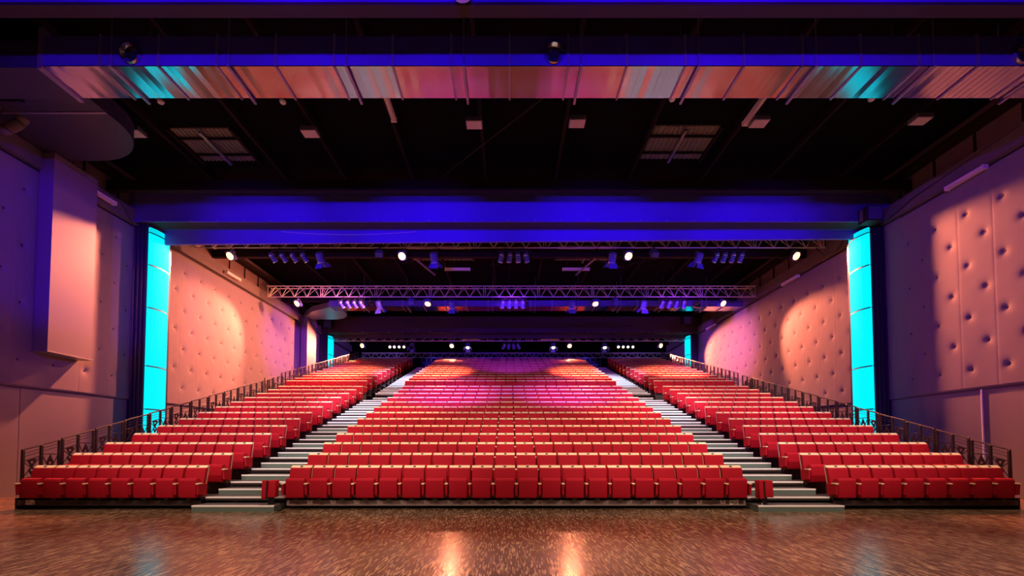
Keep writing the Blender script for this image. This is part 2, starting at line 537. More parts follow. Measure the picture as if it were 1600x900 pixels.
# ------------------------------------------------------------------ seating stands and aisle stairs
def stand(lower):
    rows = range(0, NL) if lower else range(NL, NL + NU)
    lab = 'lower dark stepped stand carrying the front thirteen rows of red seats' if lower else 'upper dark stepped stand carrying the rear rows of red seats'
    t = thing('seating_stand', lab, 'seating stand', (0, row_y(rows[0]), 0))
    oy = row_y(rows[0])
    bl = BLOCKS_L if lower else BLOCKS_U
    ext = (bl[0][0] - .22, bl[2][0] + bl[2][1] * bl[2][2] + .22)
    spans = [(ext[0], bl[0][0] + bl[0][1] * bl[0][2] - .04), (bl[1][0] - .02, bl[1][0] + bl[1][1] * bl[1][2] + .02), (bl[2][0] + .04, ext[1])]
    for i in rows:
        y = row_y(i) - oy; z = row_z(i)
        d = PITCH + .1
        if i == NL - 1: d = 1.9
        if i == NL + NU - 1: d = 3.2
        for j, (a, b) in enumerate(spans):
            if i == NL - 1 and j != 1: a, b = (a - .75, b) if j == 0 else (a, b + .5)
            MB().box(a, b, y, y + d, z - .07, z - .02).build('deck', M['deck'], t)
            if i > 0:
                MB().box(a, b, y + .05, y + .09, z - (.30 if i != NL else .56), z - .07).build('riser', M['black'], t)
            if i > 0:
                # steel frame under each deck edge
                MB().box(a, b, y + .12, y + .2, max(0.02, z - 1.3), z - .07).build('under_panel', M['black'], t)
    if lower:
        for j, (a, b) in enumerate(spans):
            f = MB().box(a + .02, b - .02, .0, .04, .075, .245).build('fascia', M['fascia'] if j == 1 else M['brown'], t)
            MB().box(a + .2, b - .2, .3, .36, 0, .2).build('under_panel', M['black'], t)
            if j < 2:
                u = 4.98 if j == 1 else -10.92
                st = MB().box(u, u + .20, -.006, 0, .10, .20)
                st.cur = 1
                st.box(u + .03, u + .09, -.0075, -.006, .165, .172).box(u + .03, u + .037, -.0075, -.006, .14, .172).box(u + .083, u + .09, -.0075, -.006, .14, .172).box(u + .03, u + .09, -.0075, -.006, .14, .147)
                st.box(u + .12, u + .135, -.0075, -.006, .12, .14).box(u + .15, u + .165, -.0075, -.006, .12, .145)
                st.build('white_sticker', [M['white'], M['ink']], f)
            castor = MB().tube((-.02, 0, .04), (.02, 0, .04), .04, 10).mesh('castor', M['black'])
            nn = 2 if j != 1 else 5
            for q in range(nn):
                link('castor', castor, t, (a + .25 + (b - a - .5) * q / (nn - 1), .12, 0))
    # side skirts closing the outer flanks
    for s, e in ((-1, ext[0]), (1, ext[1])):
        for i in rows:
            y = row_y(i) - oy; z = row_z(i)
            MB().box(min(e, e + s * .03), max(e, e + s * .03), y, y + PITCH, 0.0 if lower else max(0, z - 2.2), z - .02).build('side_skirt', M['black'], t)
    return t
stand(True); stand(False)
# small printed marks on the two stickers
def aisle(s, x0, x1, label):
    t = thing('aisle_stair', label, 'stairs', ((x0 + x1) / 2, 9.23, 0), 0, 'aisle stairs between seat blocks')
    hw = (x1 - x0) / 2
    def step(y, z, d, h, m, x_in=0.0):
        y -= 9.23
        a, b = -hw, hw
        p = MB().box(a, b, y, y + d, z - h, z - .012).build('step', m, t)
        MB().box(a, b, y + .05, y + d, z - .012, z).build('tread', M['tread'], p)
        MB().box(a, b, y - .006, y + .05, z - .03, z + .002).build('nosing', M['alu'], p)
    for n in range(1, 27):
        y = 9.23 + .425 * (n - 1); z = .136 * n
        odd = n % 2 == 1
        step(y, z, .47 if n < 26 else 1.86, .136 if odd else .075, M['green'] if odd else M['brown'])
        if not odd and n > 2:
            MB().box(-hw - .05, hw + .05, y - 9.23 + .06, y - 9.23 + .09, z - .30, z - .02).build('back_panel', M['black'], t)
    y = 21.29; z = 3.808
    step(y, z, .47, .2, M['green'])
    for n in range(2 * 12):
        y = 21.715 + .425 * n; z = 4.077 + .136 * n
        odd = n % 2 == 1
        step(y, z, .47 if n < 23 else 3.3, .136 if odd else .12, M['green'] if odd else M['brown'])
    return t
aisle(-1, -6.86, -5.08, 'left aisle of steps with bright white nosings between left and central seats')
aisle(1, 5.38, 7.24, 'right aisle of steps with bright white nosings between central and right seats')

# folded seats standing at both ends of the front row
def end_seat(x, s, label):
    t = thing('folded_seat', label, 'folded seat', (x, 9.42, 0), s * R(12), 'folded end seats of the front row')
    MB().prism([(-.20, .28), (.08, .27), (.12, .66), (-.16, .68)], -.15, -.06).build('backrest', M['fabric'], t, bevel=.015, smooth=True)
    MB().prism([(-.19, .31), (.06, .30), (.09, .67), (-.15, .67)], -.03, .13).build('cushion', M['fabric'], t, bevel=.02, smooth=True)
    MB().box(-.055, -.035, -.17, .08, .28, .66).build('side_plate', M['black'], t)
    MB().box(-.05, .05, -.05, .03, .02, .30).build('pedestal', M['black'], t)
    MB().prism([(-.16, -.16), (.18, -.12), (.2, .1), (-.14, .12)], 0, .02, 'z').build('base_plate', M['steel'], t)
    MB().tube((-.12, -.1, .02), (-.03, -.02, .2), .012).build('brace', M['alu'], t)
end_seat(-5.24, 1, 'folded red seat on a black pedestal at the front beside the left aisle')
end_seat(5.62, -1, 'folded red seat on a black pedestal at the front beside the right aisle')

# ------------------------------------------------------------------ railing panels along the outer edges
def plate_mesh(outer, holes):
    """flat plate in the y-z plane, built as rings around its holes (one hole per sub-outline)"""
    m = MB()
    for pts, (hy, hz), hr in holes:
        n = 16
        out = []
        P = pts
        for k in range(n):
            a = 2 * PI * k / n
            d = (math.cos(a), math.sin(a))
            best = None
            for (p, q) in zip(P, P[1:] + P[:1]):
                ex, ez = q[0] - p[0], q[1] - p[1]
                den = d[0] * ez - d[1] * ex
                if abs(den) < 1e-9: continue
                t = ((p[0] - hy) * ez - (p[1] - hz) * ex) / den
                u = ((p[0] - hy) * d[1] - (p[1] - hz) * d[0]) / den
                if t > 0 and -1e-6 <= u <= 1 + 1e-6 and (best is None or t < best): best = t
            out.append((hy + d[0] * best, hz + d[1] * best))
        inn = [(hy + hr * math.cos(2 * PI * k / n), hz + hr * math.sin(2 * PI * k / n)) for k in range(n)]
        vs = []
        for t in (-.004, .004):
            vs += [(t, *p) for p in out] + [(t, *p) for p in inn]
        fs = []
        for k in range(n):
            j = (k + 1) % n
            fs += [(k, j, n + j, n + k), (2 * n + k, 3 * n + k, 3 * n + j, 2 * n + j), (k, 2 * n + k, 2 * n + j, j), (n + k, n + j, 3 * n + j, 3 * n + k)]
        m.add(vs, fs)
    return m
def railing_parts(slope):
    L = .78
    z = lambda y, h: h + slope * y
    S = M['steel']
    P = []
    for y in (0.0, .38, L):
        P.append(('post', MB().box(-.025, .025, y - .022, y + .022, -.05, z(y, 1.05)).add(*([(-.025, y - .022, z(y, 1.05)), (.025, y - .022, z(y, 1.05)), (.025, y + .022, z(y, 1.05)), (-.025, y + .022, z(y, 1.05)), (0, y, z(y, 1.085))], [(0, 1, 4), (1, 2, 4), (2, 3, 4), (3, 0, 4)])).mesh('post', S)))
    P.append(('handrail', MB().tube((0, -.02, z(0, 1.06)), (0, L + .02, z(L, 1.06)), .02, 8).mesh('handrail', S)))
    for h in (.97, .90):
        P.append(('thin_rail', MB().tube((0, 0, z(0, h)), (0, L, z(L, h)), .007).mesh('thin_rail', S)))
    P.append(('lower_rail', MB().tube((0, 0, z(0, .80)), (0, .38, z(.38, .80)), .012).mesh('lower_rail', S)))
    P.append(('lower_rail', MB().tube((0, .38, z(.5, .80)), (0, L, z(.5, .80)), .012).mesh('lower_rail', S)))
    P.append(('bottom_rail', MB().tube((0, 0, z(0, .40)), (0, L, z(L * .6, .40)), .014).mesh('bottom_rail', S)))
    b = MB()
    b.tube((0, .02, z(0, .78)), (0, .34, z(.3, .42)), .01).tube((0, .36, z(.38, .78)), (0, .03, z(.1, .42)), .01)
    b.tube((0, .40, z(.5, .79)), (0, .57, z(.5, .42)), .01).tube((0, L - .02, z(.5, .79)), (0, .59, z(.5, .42)), .01)
    P.append(('bracing', b.mesh('bracing', S)))
    cy = .19
    zt = z(cy, .80)
    up = [(cy - .105, zt - .04), (cy - .0, zt + .0), (cy + .105, zt - .0), (cy + .025, zt - .20), (cy - .025, zt - .20)]
    lo = [(cy - .02, zt - .19), (cy + .02, zt - .19), (cy + .085, zt - .27), (cy + .0, zt - .40), (cy - .085, zt - .27)]
    P.append(('pierced_plate', plate_mesh(None, [(up, (cy, zt - .085), .03)]).mesh('pierced_plate', S)))
    P.append(('pierced_plate', plate_mesh(None, [(lo, (cy, zt - .265), .028)]).mesh('pierced_plate', S)))
    cy = .58; zt = z(.5, .79)
    di = [(cy, zt + .01), (cy + .09, zt - .20), (cy + .02, zt - .36), (cy - .02, zt - .36), (cy - .09, zt - .20)]
    P.append(('pierced_plate', plate_mesh(None, [(di, (cy, zt - .20), .03)]).mesh('pierced_plate', S)))
    return P
RP = railing_parts(RISE / PITCH * .98)
RF = railing_parts(0.0)
def railing(x, y, z, label, parts=RP, rz=0, group='black railing panels along the outer seat edges'):
    t = thing('railing_panel', label, 'railing', (x, y, z), rz, group)
    for nm, me in parts:
        link(nm, me, t)
for s, xl, xu, side in ((-1, -11.1, -11.72, 'left'), (1, 11.42, 11.78, 'right')):
    for i in range(NL + NU):
        r = 'front row' if i == 0 else ORD[i] + ' row'
        railing(xl if i < NL else xu, row_y(i) + .06, row_z(i), 'black steel railing panel beside the %s, outer edge of %s block' % (r, side))
    railing(xu, 20.3, 3.78 - .2, 'level black railing panel at the cross aisle on the %s flank' % side, RF)
# rear guard panels where the aisles end
for s, x in ((-1, -6.9), (1, 5.62)):
    for k in range(2):
        railing(x + .79 * k, 33.2, 7.2, 'small black guard panel closing the top of the %s aisle, %s one' % ('left' if s < 0 else 'right', 'outer' if (k == 0) == (s < 0) else 'inner'), RF, -PI / 2, 'guard panels at the top of the aisles')
    dr = MB()
    pr = []
    for k in range(25):
        pr.append((x + .07 * k, 34.75 + .05 * math.sin(k * 1.7)))
    pr2 = [(a, b + .02) for a, b in reversed(pr)]
    o = dr.prism(pr + pr2, 5.4, 8.15, 'z').build('drape', M['curtain'])
    tag(o, 'dark blue drape hanging behind the top of the %s aisle' % ('left' if s < 0 else 'right'), 'curtain', 'drapes behind the aisles')
    sh = thing('rear_desk', 'pale narrow desk top behind the %s aisle railing' % ('left' if s < 0 else 'right'), 'desk', (x + .9, 34.4, 5.7))
    MB().box(-.55, .75, -.2, .2, 2.15, 2.25).build('desk_top', M['board'], sh)
    for q in (-.5, .7):
        MB().box(q - .03, q + .03, -.15, .15, 1.5, 2.15).build('leg', M['black'], sh)

# ------------------------------------------------------------------ trusses
def truss(y, z0, z1, dep, x0, x1, label):
    t = thing('lighting_truss', label, 'truss', (0, y, z0), 0, 'aluminium lighting trusses across the hall')
    h = z1 - z0
    for (yy, zz) in ((0, 0), (0, h), (dep, h)):
        MB().tube((x0, yy, zz), (x1, yy, zz), .026, 8).build('chord', M['truss'], t)
    seg = 2.9; nseg = round((x1 - x0) / seg); seg = (x1 - x0) / nseg
    p = (seg - .24) / 8
    up = MB().tube((-p / 2, 0, 0), (p / 2, 0, h), .013, 5).mesh('diagonal_brace', M['truss'])
    dn = MB().tube((-p / 2, 0, h), (p / 2, 0, 0), .013, 5).mesh('diagonal_brace', M['truss'])
    vt = MB().tube((0, 0, 0), (0, 0, h), .014, 5).mesh('upright', M['truss'])
    rear = MB()
    for q in range(nseg):
        a = x0 + seg * q
        for e in (.05, seg - .05):
            link('upright', vt, t, (a + e, 0, 0))
            rear.tube((a + e, 0, 0), (a + e, dep, h), .014, 5)
            rear.tube((a + e, 0, h), (a + e, dep, h), .014, 5)
        for k in range(8):
            xc = a + .12 + p * (k + .5)
            link('diagonal_brace', up if k % 2 == 0 else dn, t, (xc, 0, 0))
            z_a, z_b = (0, h) if k % 2 == 0 else (h, 0)
            rear.tube((xc - p / 2, dep if z_a else 0, z_a), (xc + p / 2, dep if z_b else 0, z_b), .013, 5)
            ya, yb = (0, dep) if k % 2 == 0 else (dep, 0)
            rear.tube((xc - p / 2, ya, h), (xc + p / 2, yb, h), .010, 5)
    stuff(rear.build('rear_bracing', M['truss'], t))
    for x in (-9, 0, 9):
        MB().tube((x, dep / 2, h), (x, dep / 2, ROOF - z0 - .02), .012).build('suspension_wire', M['steel'], t)
    return t
truss(18.0, 9.92, 10.5, .3, -13.55, 13.6, 'silver truss just behind the blue beam, nearest of the four trusses')
truss(22.8, 9.47, 10.07, .4, -13.15, 13.4, 'silver truss crossing mid-air in full view, second from the front')
truss(31.7, 9.25, 9.7, .4, -13.2, 13.3, 'silver truss tucked under the dark far beam')
truss(35.2, 8.72, 9.12, .35, -12.3, 14.0 - .4, 'lowest farthest silver truss behind the last seat row')

# ------------------------------------------------------------------ lanterns
def tiltm(t, pz):
    # body axis +Z maps to the beam direction (0, -cos t, -sin t); pivot at (0, 0, pz)
    d = Vector((0, -math.cos(t), -math.sin(t)))
    return Matrix.Translation((0, 0, pz)) @ d.to_track_quat('Z', 'X').to_matrix().to_4x4()
CACHE = {}
def lantern_meshes(kind, tilt):
    key = (kind, tilt)
    if key in CACHE: return CACHE[key]
    T = R(tilt)
    P = []
    if kind == 'par':
        mt = tiltm(T, -.26)
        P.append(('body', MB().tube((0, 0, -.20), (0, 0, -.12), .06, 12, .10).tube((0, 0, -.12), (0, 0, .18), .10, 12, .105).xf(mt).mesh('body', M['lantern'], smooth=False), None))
        P.append(('rim', MB().tube((0, 0, .17), (0, 0, .20), .115, 14).xf(mt).mesh('rim', M['chrome']), None))
        P.append(('rim', MB().tube((0, 0, -.13), (0, 0, -.105), .108, 14).xf(mt).mesh('rim', M['chrome']), None))
        P.append(('lens', MB().tube((0, 0, .195), (0, 0, .205), .095, 12).xf(mt).mesh('lens', M['lensoff']), 'lens'))
        w = .125
    elif kind == 'fresnel':
        mt = tiltm(T, -.34)
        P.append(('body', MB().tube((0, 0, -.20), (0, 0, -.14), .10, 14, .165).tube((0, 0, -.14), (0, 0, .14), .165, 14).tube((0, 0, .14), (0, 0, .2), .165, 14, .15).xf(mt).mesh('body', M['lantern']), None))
        P.append(('rim', MB().tube((0, 0, .19), (0, 0, .22), .175, 16).xf(mt).mesh('rim', M['chrome']), None))
        P.append(('lens', MB().tube((0, 0, .215), (0, 0, .225), .14, 12).xf(mt).mesh('lens', M['lensoff']), 'lens'))
        for k in range(4):
            a = k * PI / 2
            rot = Matrix.Rotation(a, 4, 'Z')
            P.append(('barn_door', MB().add([(-.13, .165, .22), (.13, .165, .22), (.19, .30, .42), (-.19, .30, .42), (-.13, .172, .22), (.13, .172, .22), (.19, .307, .42), (-.19, .307, .42)],
                     [(0, 1, 2, 3), (4, 5, 6, 7), (0, 1, 5, 4), (1, 2, 6, 5), (2, 3, 7, 6), (3, 0, 4, 7)]).xf(mt @ rot).mesh('barn_door', M['lantern']), None))
        w = .20
    else:
        mt = tiltm(T, -.28)
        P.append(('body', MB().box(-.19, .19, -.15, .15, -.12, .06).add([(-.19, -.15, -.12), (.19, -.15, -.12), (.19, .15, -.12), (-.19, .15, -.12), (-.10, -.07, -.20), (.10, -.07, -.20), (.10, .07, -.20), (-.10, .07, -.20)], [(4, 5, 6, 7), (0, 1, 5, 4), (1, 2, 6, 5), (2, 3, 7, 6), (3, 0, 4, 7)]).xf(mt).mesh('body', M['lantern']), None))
        P.append(('lens', MB().tube((0, 0, .05), (0, 0, .075), .155, 16).xf(mt).mesh('lens', M['lensoff']), 'lens'))
        w = .21
    pz = mt.translation.z
    y = MB()
    y.box(-w - .012, -w, -.02, .02, pz - .02, -.10).box(w, w + .012, -.02, .02, pz - .02, -.10).box(-w - .012, w + .012, -.02, .02, -.11, -.095)
    P.append(('yoke', y.mesh('yoke', M['black']), None))
    P.append(('clamp', MB().box(-.025, .025, -.03, .03, -.10, .03).mesh('clamp', M['black']), None))
    CACHE[key] = (P, mt)
    return CACHE[key]
LIT = {}
def lit_mesh(me, key, m):
    if (me.name, key) not in LIT:
        c = me.copy(); c.materials.clear(); c.materials.append(m); LIT[(me.name, key)] = c
    return LIT[(me.name, key)]
def lantern(kind, loc, yaw, tilt, label, group, lit=None, beam_=None):
    P, mt = lantern_meshes(kind, tilt)
    cat = 'spotlight' if kind != 'flood' else 'floodlight'
    nm = {'par': 'par_can', 'fresnel': 'fresnel_spotlight', 'flood': 'floodlight'}[kind]
    t = thing(nm, label, cat, loc, R(yaw), group)
    for n_, me, lens in P:
        if lens and lit:
            me = lit_mesh(me, lit, M[lit])
        link(n_, me, t)
    if beam_:
        power, color, cone, blend = beam_
        d = bpy.data.lights.new('lamp_beam', 'SPOT')
        d.energy = power; d.color = color; d.spot_size = R(cone); d.spot_blend = blend; d.shadow_soft_size = .12
        L = link('lamp_beam', d, t)
        off = .12 if kind == 'flood' else .28
        L.matrix_local = mt @ Matrix.Translation((0, 0, off)) @ Matrix.Rotation(PI, 4, 'X')
    return t
def bar(x, y, z, label):
    t = thing('mounting_bar', label, 'bar', (x, y, z), 0, 'short bars carrying four par cans')
    MB().tube((-.75, 0, 0), (.75, 0, 0), .025, 8).build('pipe', M['black'], t)
    for q in (-.4, .4):
        MB().box(q - .03, q + .03, -.03, .03, 0, .12).build('clamp', M['black'], t)
TN = {1: 'first', 2: 'second', 3: 'third'}
TY = {1: 17.95, 2: 22.75, 3: 31.65}
TZ = {1: 9.88, 2: 9.44, 3: 9.22}
def par_bar(tr, xs, x, yaws, tilt, where, lit=None, beam_=None):
    bar(x, TY[tr] + .03, TZ[tr] - .10, 'black bar of four cans, %s, %s truss' % (where, TN[tr]))
    for k, (q, yw) in enumerate(zip((-.54, -.18, .18, .54), yaws)):
        lantern('par', (x + q * xs, TY[tr] + .03, TZ[tr] - .13), yw, tilt, '%s par can, %s from left on the bar %s, %s truss' % ('lit' if lit else 'dark', ORD[k], where, TN[tr]),
                'par cans hung in fours', lit, beam_)
par_bar(1, 1.25, -9.47, (155, 150, 150, 145), 45, 'at the left end')
par_bar(1, 1.0, .20, (205, 195, 170, 160), 50, 'at the middle')
par_bar(1, 1.0, 9.42, (200, 190, 185, 185), 48, 'at the right end')
par_bar(2, 1.0, -8.55, (150, 155, 150, 145), 45, 'at the left end')
par_bar(2, 1.0, .2, (200, 190, 180, 175), 55, 'at the middle')
par_bar(2, 1.1, 8.9, (200, 190, 185, 170), 48, 'at the right end')
par_bar(3, 1.0, -8.4, (10, 0, 0, 0), 25, 'at the left end', 'lenspale')
par_bar(3, 1.0, .15, (220, 190, 170, 140), 45, 'at the middle')
par_bar(3, 1.0, 8.7, (0, 0, 0, 0), 25, 'at the right end', 'lenspale')
for tr, x, yaw in ((1, -8.1, 165), (1, -3.22, 175), (1, 4.42, 185), (1, 8.13, 200), (2, -7.05, 160), (2, -3.1, 180), (2, 3.4, 180), (2, 7.3, 190)):
    rank = {-8.1: 'leftmost', -3.22: 'left of centre', 4.42: 'right of centre', 8.13: 'rightmost', -7.05: 'leftmost', -3.1: 'left of centre', 3.4: 'right of centre', 7.3: 'rightmost'}[x]
    lantern('fresnel', (x, TY[tr], TZ[tr] - .06), yaw, 62, 'dark spotlight with open barn doors, %s of four under the %s truss' % (rank, TN[tr]), 'barn-door spotlights under the trusses')
for x, lab, lit in ((-7.3, 'small dark square spotlight beside the left lit cans under the far truss', None), (-3.1, 'pale lit barn-door spotlight under the far truss, left of centre', 'lenspale'),
                    (3.3, 'pale lit barn-door spotlight under the far truss, right of centre', 'lenspale'), (7.15, 'pale lit barn-door spotlight under the far truss, before the right cans', 'lenspale')):
    lantern('fresnel', (x, TY[3], TZ[3]), 0, 55, lab, 'far barn-door spotlights', lit)
for tr, x, rank in ((1, -5.56, 'left'), (1, 6.2, 'right'), (2, -5.3, 'left'), (2, 5.75, 'right')):
    lantern('flood', (x, TY[tr], TZ[tr]), 185, 50, 'unlit floodlight seen from behind, %s one under the %s truss' % (rank, TN[tr]), 'unlit floodlights under the trusses')
# lit warm floodlights facing the stage
WL = {1: [(-11.93, 15), (-4.58, 8), (5.1, -8), (12.27, -15)], 2: [(-11.45, 26), (-4.4, 8), (4.66, -8), (11.55, -22)], 3: [(-11.0, 20), (-4.3, 8), (4.52, -8), (11.34, -24)]}
for tr in (1, 2, 3):
    for k, (x, yaw) in enumerate(WL[tr]):
        rank = ['far left', 'left of centre', 'right of centre', 'far right'][k]
        outer = k in (0, 3)
        tl = 62 if tr == 2 and not outer else ({1: 36, 2: 38, 3: 22}[tr] if outer else 42)
        power = {1: 10500, 2: 4600 if k == 0 else 5600, 3: 7000 if k == 0 else 8000}[tr] if outer else 1600
        lantern('flood', (x, TY[tr], TZ[tr] - .05), -yaw, tl, 'glowing orange floodlight facing the stage, %s under the %s truss' % (rank, TN[tr]), 'glowing orange floodlights', 'lenswarm',
                (power, WARM, ({1: 62, 2: 62, 3: 56}[tr] + (14 if k == 0 and tr > 1 else 0)) if outer else 78, .5))

# ------------------------------------------------------------------ ventilation ducts
def main_duct(y0, z0, x0, x1, h, label, bottom_tilt):
    dep = .83
    t = thing('ventilation_duct', label, 'duct', (0, y0, z0))
    xs = [x0]
    while xs[-1] < x1 - .5:
        xs.append(xs[-1] + 1.245)
    for a, b in zip(xs, xs[1:]):
        m = MB(); m.cur = 1
        # casing without its bottom
        m.add([(a, 0, 0), (b, 0, 0), (b, 0, h), (a, 0, h)], [(0, 1, 2, 3)])
        m.add([(a, dep, 0), (b, dep, 0), (b, dep, h), (a, dep, h)], [(0, 1, 2, 3)])
        m.add([(a, 0, h), (b, 0, h), (b, dep, h), (a, dep, h)], [(0, 1, 2, 3)])
        n = 8; m.cur = 0
        for k in range(n):
            p, q = a + (b - a) * k / n, a + (b - a) * (k + 1) / n
            tl = random.uniform(-1, 1) * bottom_tilt
            m.add([(p, 0, tl), (q, 0, -tl), (q, dep, -tl), (p, dep, tl), (p, 0, .02), (q, 0, .02), (q, dep, .02), (p, dep, .02)],
                  [(0, 1, 2, 3), (0, 1, 5, 4), (2, 3, 7, 6), (1, 2, 6, 5), (3, 0, 4, 7)])
        m.build('duct_section', [M['duct'], M['ductbox']], t)
    fm = MB().box(-.02, .02, -.03, 0, -.03, h + .02).box(-.02, .02, dep, dep + .03, -.03, h + .02).box(-.02, .02, -.03, dep + .03, -.03, -.005).box(-.02, .02, -.03, dep + .03, h, h + .03).mesh('flange', M['flange'])
    for a in xs:
        link('flange', fm, t, (a, 0, 0))
    hg = MB().tube((0, -.05, -.05), (0, -.05, ROOF - z0), .008).tube((0, dep + .05, -.05), (0, dep + .05, ROOF - z0), .008).box(-.025, .025, -.08, dep + .1, -.075, -.035).mesh('hanger', M['flange'])
    for k, a in enumerate(xs[1:-1:2]):
        link('hanger', hg, t, (a + .27, 0, 0))
    for x in (-8.03, .95, 10.9):
        nz = MB().tube((x, 0, h * .38), (x, -.10, h * .36), .23, 18, .21, caps=False).tube((x, -.10, h * .36), (x, -.02, h * .38), .18, 18, .15, caps=False)
        nz.add([(x + .13 * math.cos(2 * PI * k / 12), -.03, h * .38 + .13 * math.sin(2 * PI * k / 12)) for k in range(12)], [tuple(range(12))])
        nz.build('air_nozzle', M['duct'], t)
    return t
main_duct(8.77, 9.5, -9.95, 13.8, .66, 'long galvanised duct across the hall near the stage, striped with coloured reflections', .0045)
main_duct(24.5, 9.5, -9.95, 13.2, .36, 'far galvanised duct across the hall behind the second truss', .003)
# left end of the near duct and its branch to the drop duct
t = thing('duct_elbow', 'flat duct branch with rounded end over the left drop duct', 'duct', (-11.5, 8.8, 9.5))
MB().box(-2.1, 1.48, 0, .83, 0, .6).build('end_section', M['elbow'], t)
MB().box(1.46, 1.56, -.04, .87, -.05, .85).build('flange', M['flange'], t)
pr = [(-2.1, .9), (1.1, .9), (1.1, 2.2)] + [(1.1 - 2.0 + 2.0 * math.cos(a), 2.2 + 1.55 * math.sin(a)) for a in [PI / 2 * k / 10 for k in range(1, 11)]] + [(-2.1, 3.75)]
MB().prism(pr, .52, 1.0, 'z').build('plenum', M['elbow'], t)
MB().box(-1.6, 1.1, 1.85, 1.9, .50, .52).build('seam_strip', M['flange'], t)
def drop_duct(y, label, zb):
    t = thing('drop_duct', label, 'duct', (-13.5, y, zb))
    MB().prism([(-.22, 0), (.2, 0), (.2, 1.3), (-.22, 1.3)], .0, 10.0 - zb, 'z').build('casing', M['board'], t)
    MB().box(-.24, .22, -.02, 1.32, -.04, 0).build('bottom_frame', M['flange'], t)
    MB().box(-.23, .215, -.015, 1.315, 10.0 - zb - .18, 10.0 - zb - .14).build('top_frame', M['concrete'], t)
drop_duct(12.15, 'large box-shaped duct drop on the near left tufted wall', 4.17)
drop_duct(27.75, 'far box-shaped duct drop past the left tufted wall', 4.4)
t = thing('duct_elbow', 'far flat duct branch above the left wall drop', 'duct', (-11.5, 24.5, 9.5))
MB().box(1.0, 1.5, 0, .83, 0, .36).build('end_section', M['ductbox'], t)
MB().prism([(-.9, 2.0), (1.1, .9), (1.1, 2.4), (.9, 3.0), (.5, 3.5), (-.1, 3.75), (-2.0, 3.75), (-2.0, 3.2)], .35, .69, 'z').build('plenum', M['flange'], t)
# bent pipe by the left wall
t = thing('air_pipe', 'thick pale bent pipe at the upper left above the drop duct', 'pipe', (-13.05, 10.6, 9.3))
pts = [(-.25, .25, .35), (-.05, .25, .42), (.18, .3, .62), (.28, .35, .85), (.3, .4, 1.35)]
pp = MB()
for a, b in zip(pts, pts[1:]): pp.tube(a, b, .12, 12)
pp.build('pipe', M['concrete'], t, smooth=True)
MB().tube((-.2, -.5, .75), (-.2, -.1, .75), .36, 16).build('round_duct_end', M['concrete'], t)
t = thing('support_bracket', 'dark steel bracket under the rounded duct branch at upper left', 'bracket', (-12.0, 9.75, 9.35))
MB().box(-1.2, .5, .0, .06, .2, .27).build('bar', M['steel'], t)
MB().box(.1, .16, .0, .06, .25, .7).build('bar', M['steel'], t)
MB().box(-.35, -.29, .0, .06, .25, .7).build('bar', M['steel'], t)

# ------------------------------------------------------------------ roof fittings
hm = MB().box(-.23, .23, -.17, .17, 0, .12).mesh('housing', M['flange'])
gm = MB().box(-.21, .21, -.15, .15, -.012, 0).mesh('glass', M['tube'])
rm = MB().tube((0, 0, .12), (0, 0, .55), .01).mesh('hanger_rod', M['steel'])
def roof_lamp(x, y, label):
    t = thing('roof_lamp', label, 'ceiling light', (x, y, 10.75), 0, 'square unlit lamps under the roof')
    link('housing', hm, t); link('glass', gm, t); link('hanger_rod', rm, t)
for k, (x, y) in enumerate([(-11.2, 12.4), (-5.96, 12.4), (-1.02, 12.05), (1.97, 12.0), (7.25, 12.0), (11.83, 11.9)]):
    roof_lamp(x, y, 'square unlit roof lamp behind the near duct, %s from the left' % ORD[k])
for k, (x, y) in enumerate([(-11.0, 20.4), (-6.3, 20.4), (-1.0, 20.4), (1.97, 20.4), (7.25, 20.4), (12.2, 20.4)]):
    roof_lamp(x, y, 'square unlit roof lamp above the second truss, %s from the left' % ORD[k])
def batten(x, y, z, L, along_y, label, hung=0.0):
    t = thing('tube_lamp', label, 'ceiling light', (x, y, z), 0 if along_y else PI / 2, 'long unlit tube lamps')
    MB().box(-.07, .07, -L / 2, L / 2, .03, .09).build('housing', M['white'], t)
    MB().prism([(-.075, .03), (-.05, -.03), (.05, -.03), (.075, .03)], -L / 2, L / 2, 'y').build('diffuser', M['tube'], t)
    if hung:
        for q in (-L / 3, L / 3):
            MB().tube((0, q, .09), (0, q, hung), .006).build('hanger_rod', M['steel'], t)
    for q in (-L / 2, L / 2):
        MB().box(-.08, .08, q - .02, q + .02, -.035, .095).build('end_cap', M['white'], t)
batten(-3.38, 11.5, 10.95, 1.3, True, 'long tube lamp running away under the roof, left of centre', ROOF - 10.95)
batten(7.0, 11.6, 10.95, 1.4, True, 'long tube lamp running away under the roof, right of centre', ROOF - 10.95)
batten(-2.75, 22.3, 10.75, 1.3, False, 'crosswise tube lamp left of centre above the second truss', ROOF - 10.75)
batten(3.55, 22.3, 10.75, 1.4, False, 'crosswise tube lamp right of centre above the second truss', ROOF - 10.75)
batten(-3.0, 33.3, 9.7, 1.3, False, 'small far crosswise tube lamp left of centre', ROOF - 9.7)
batten(3.2, 33.3, 9.7, 1.3, False, 'small far crosswise tube lamp right of centre', ROOF - 9.7)
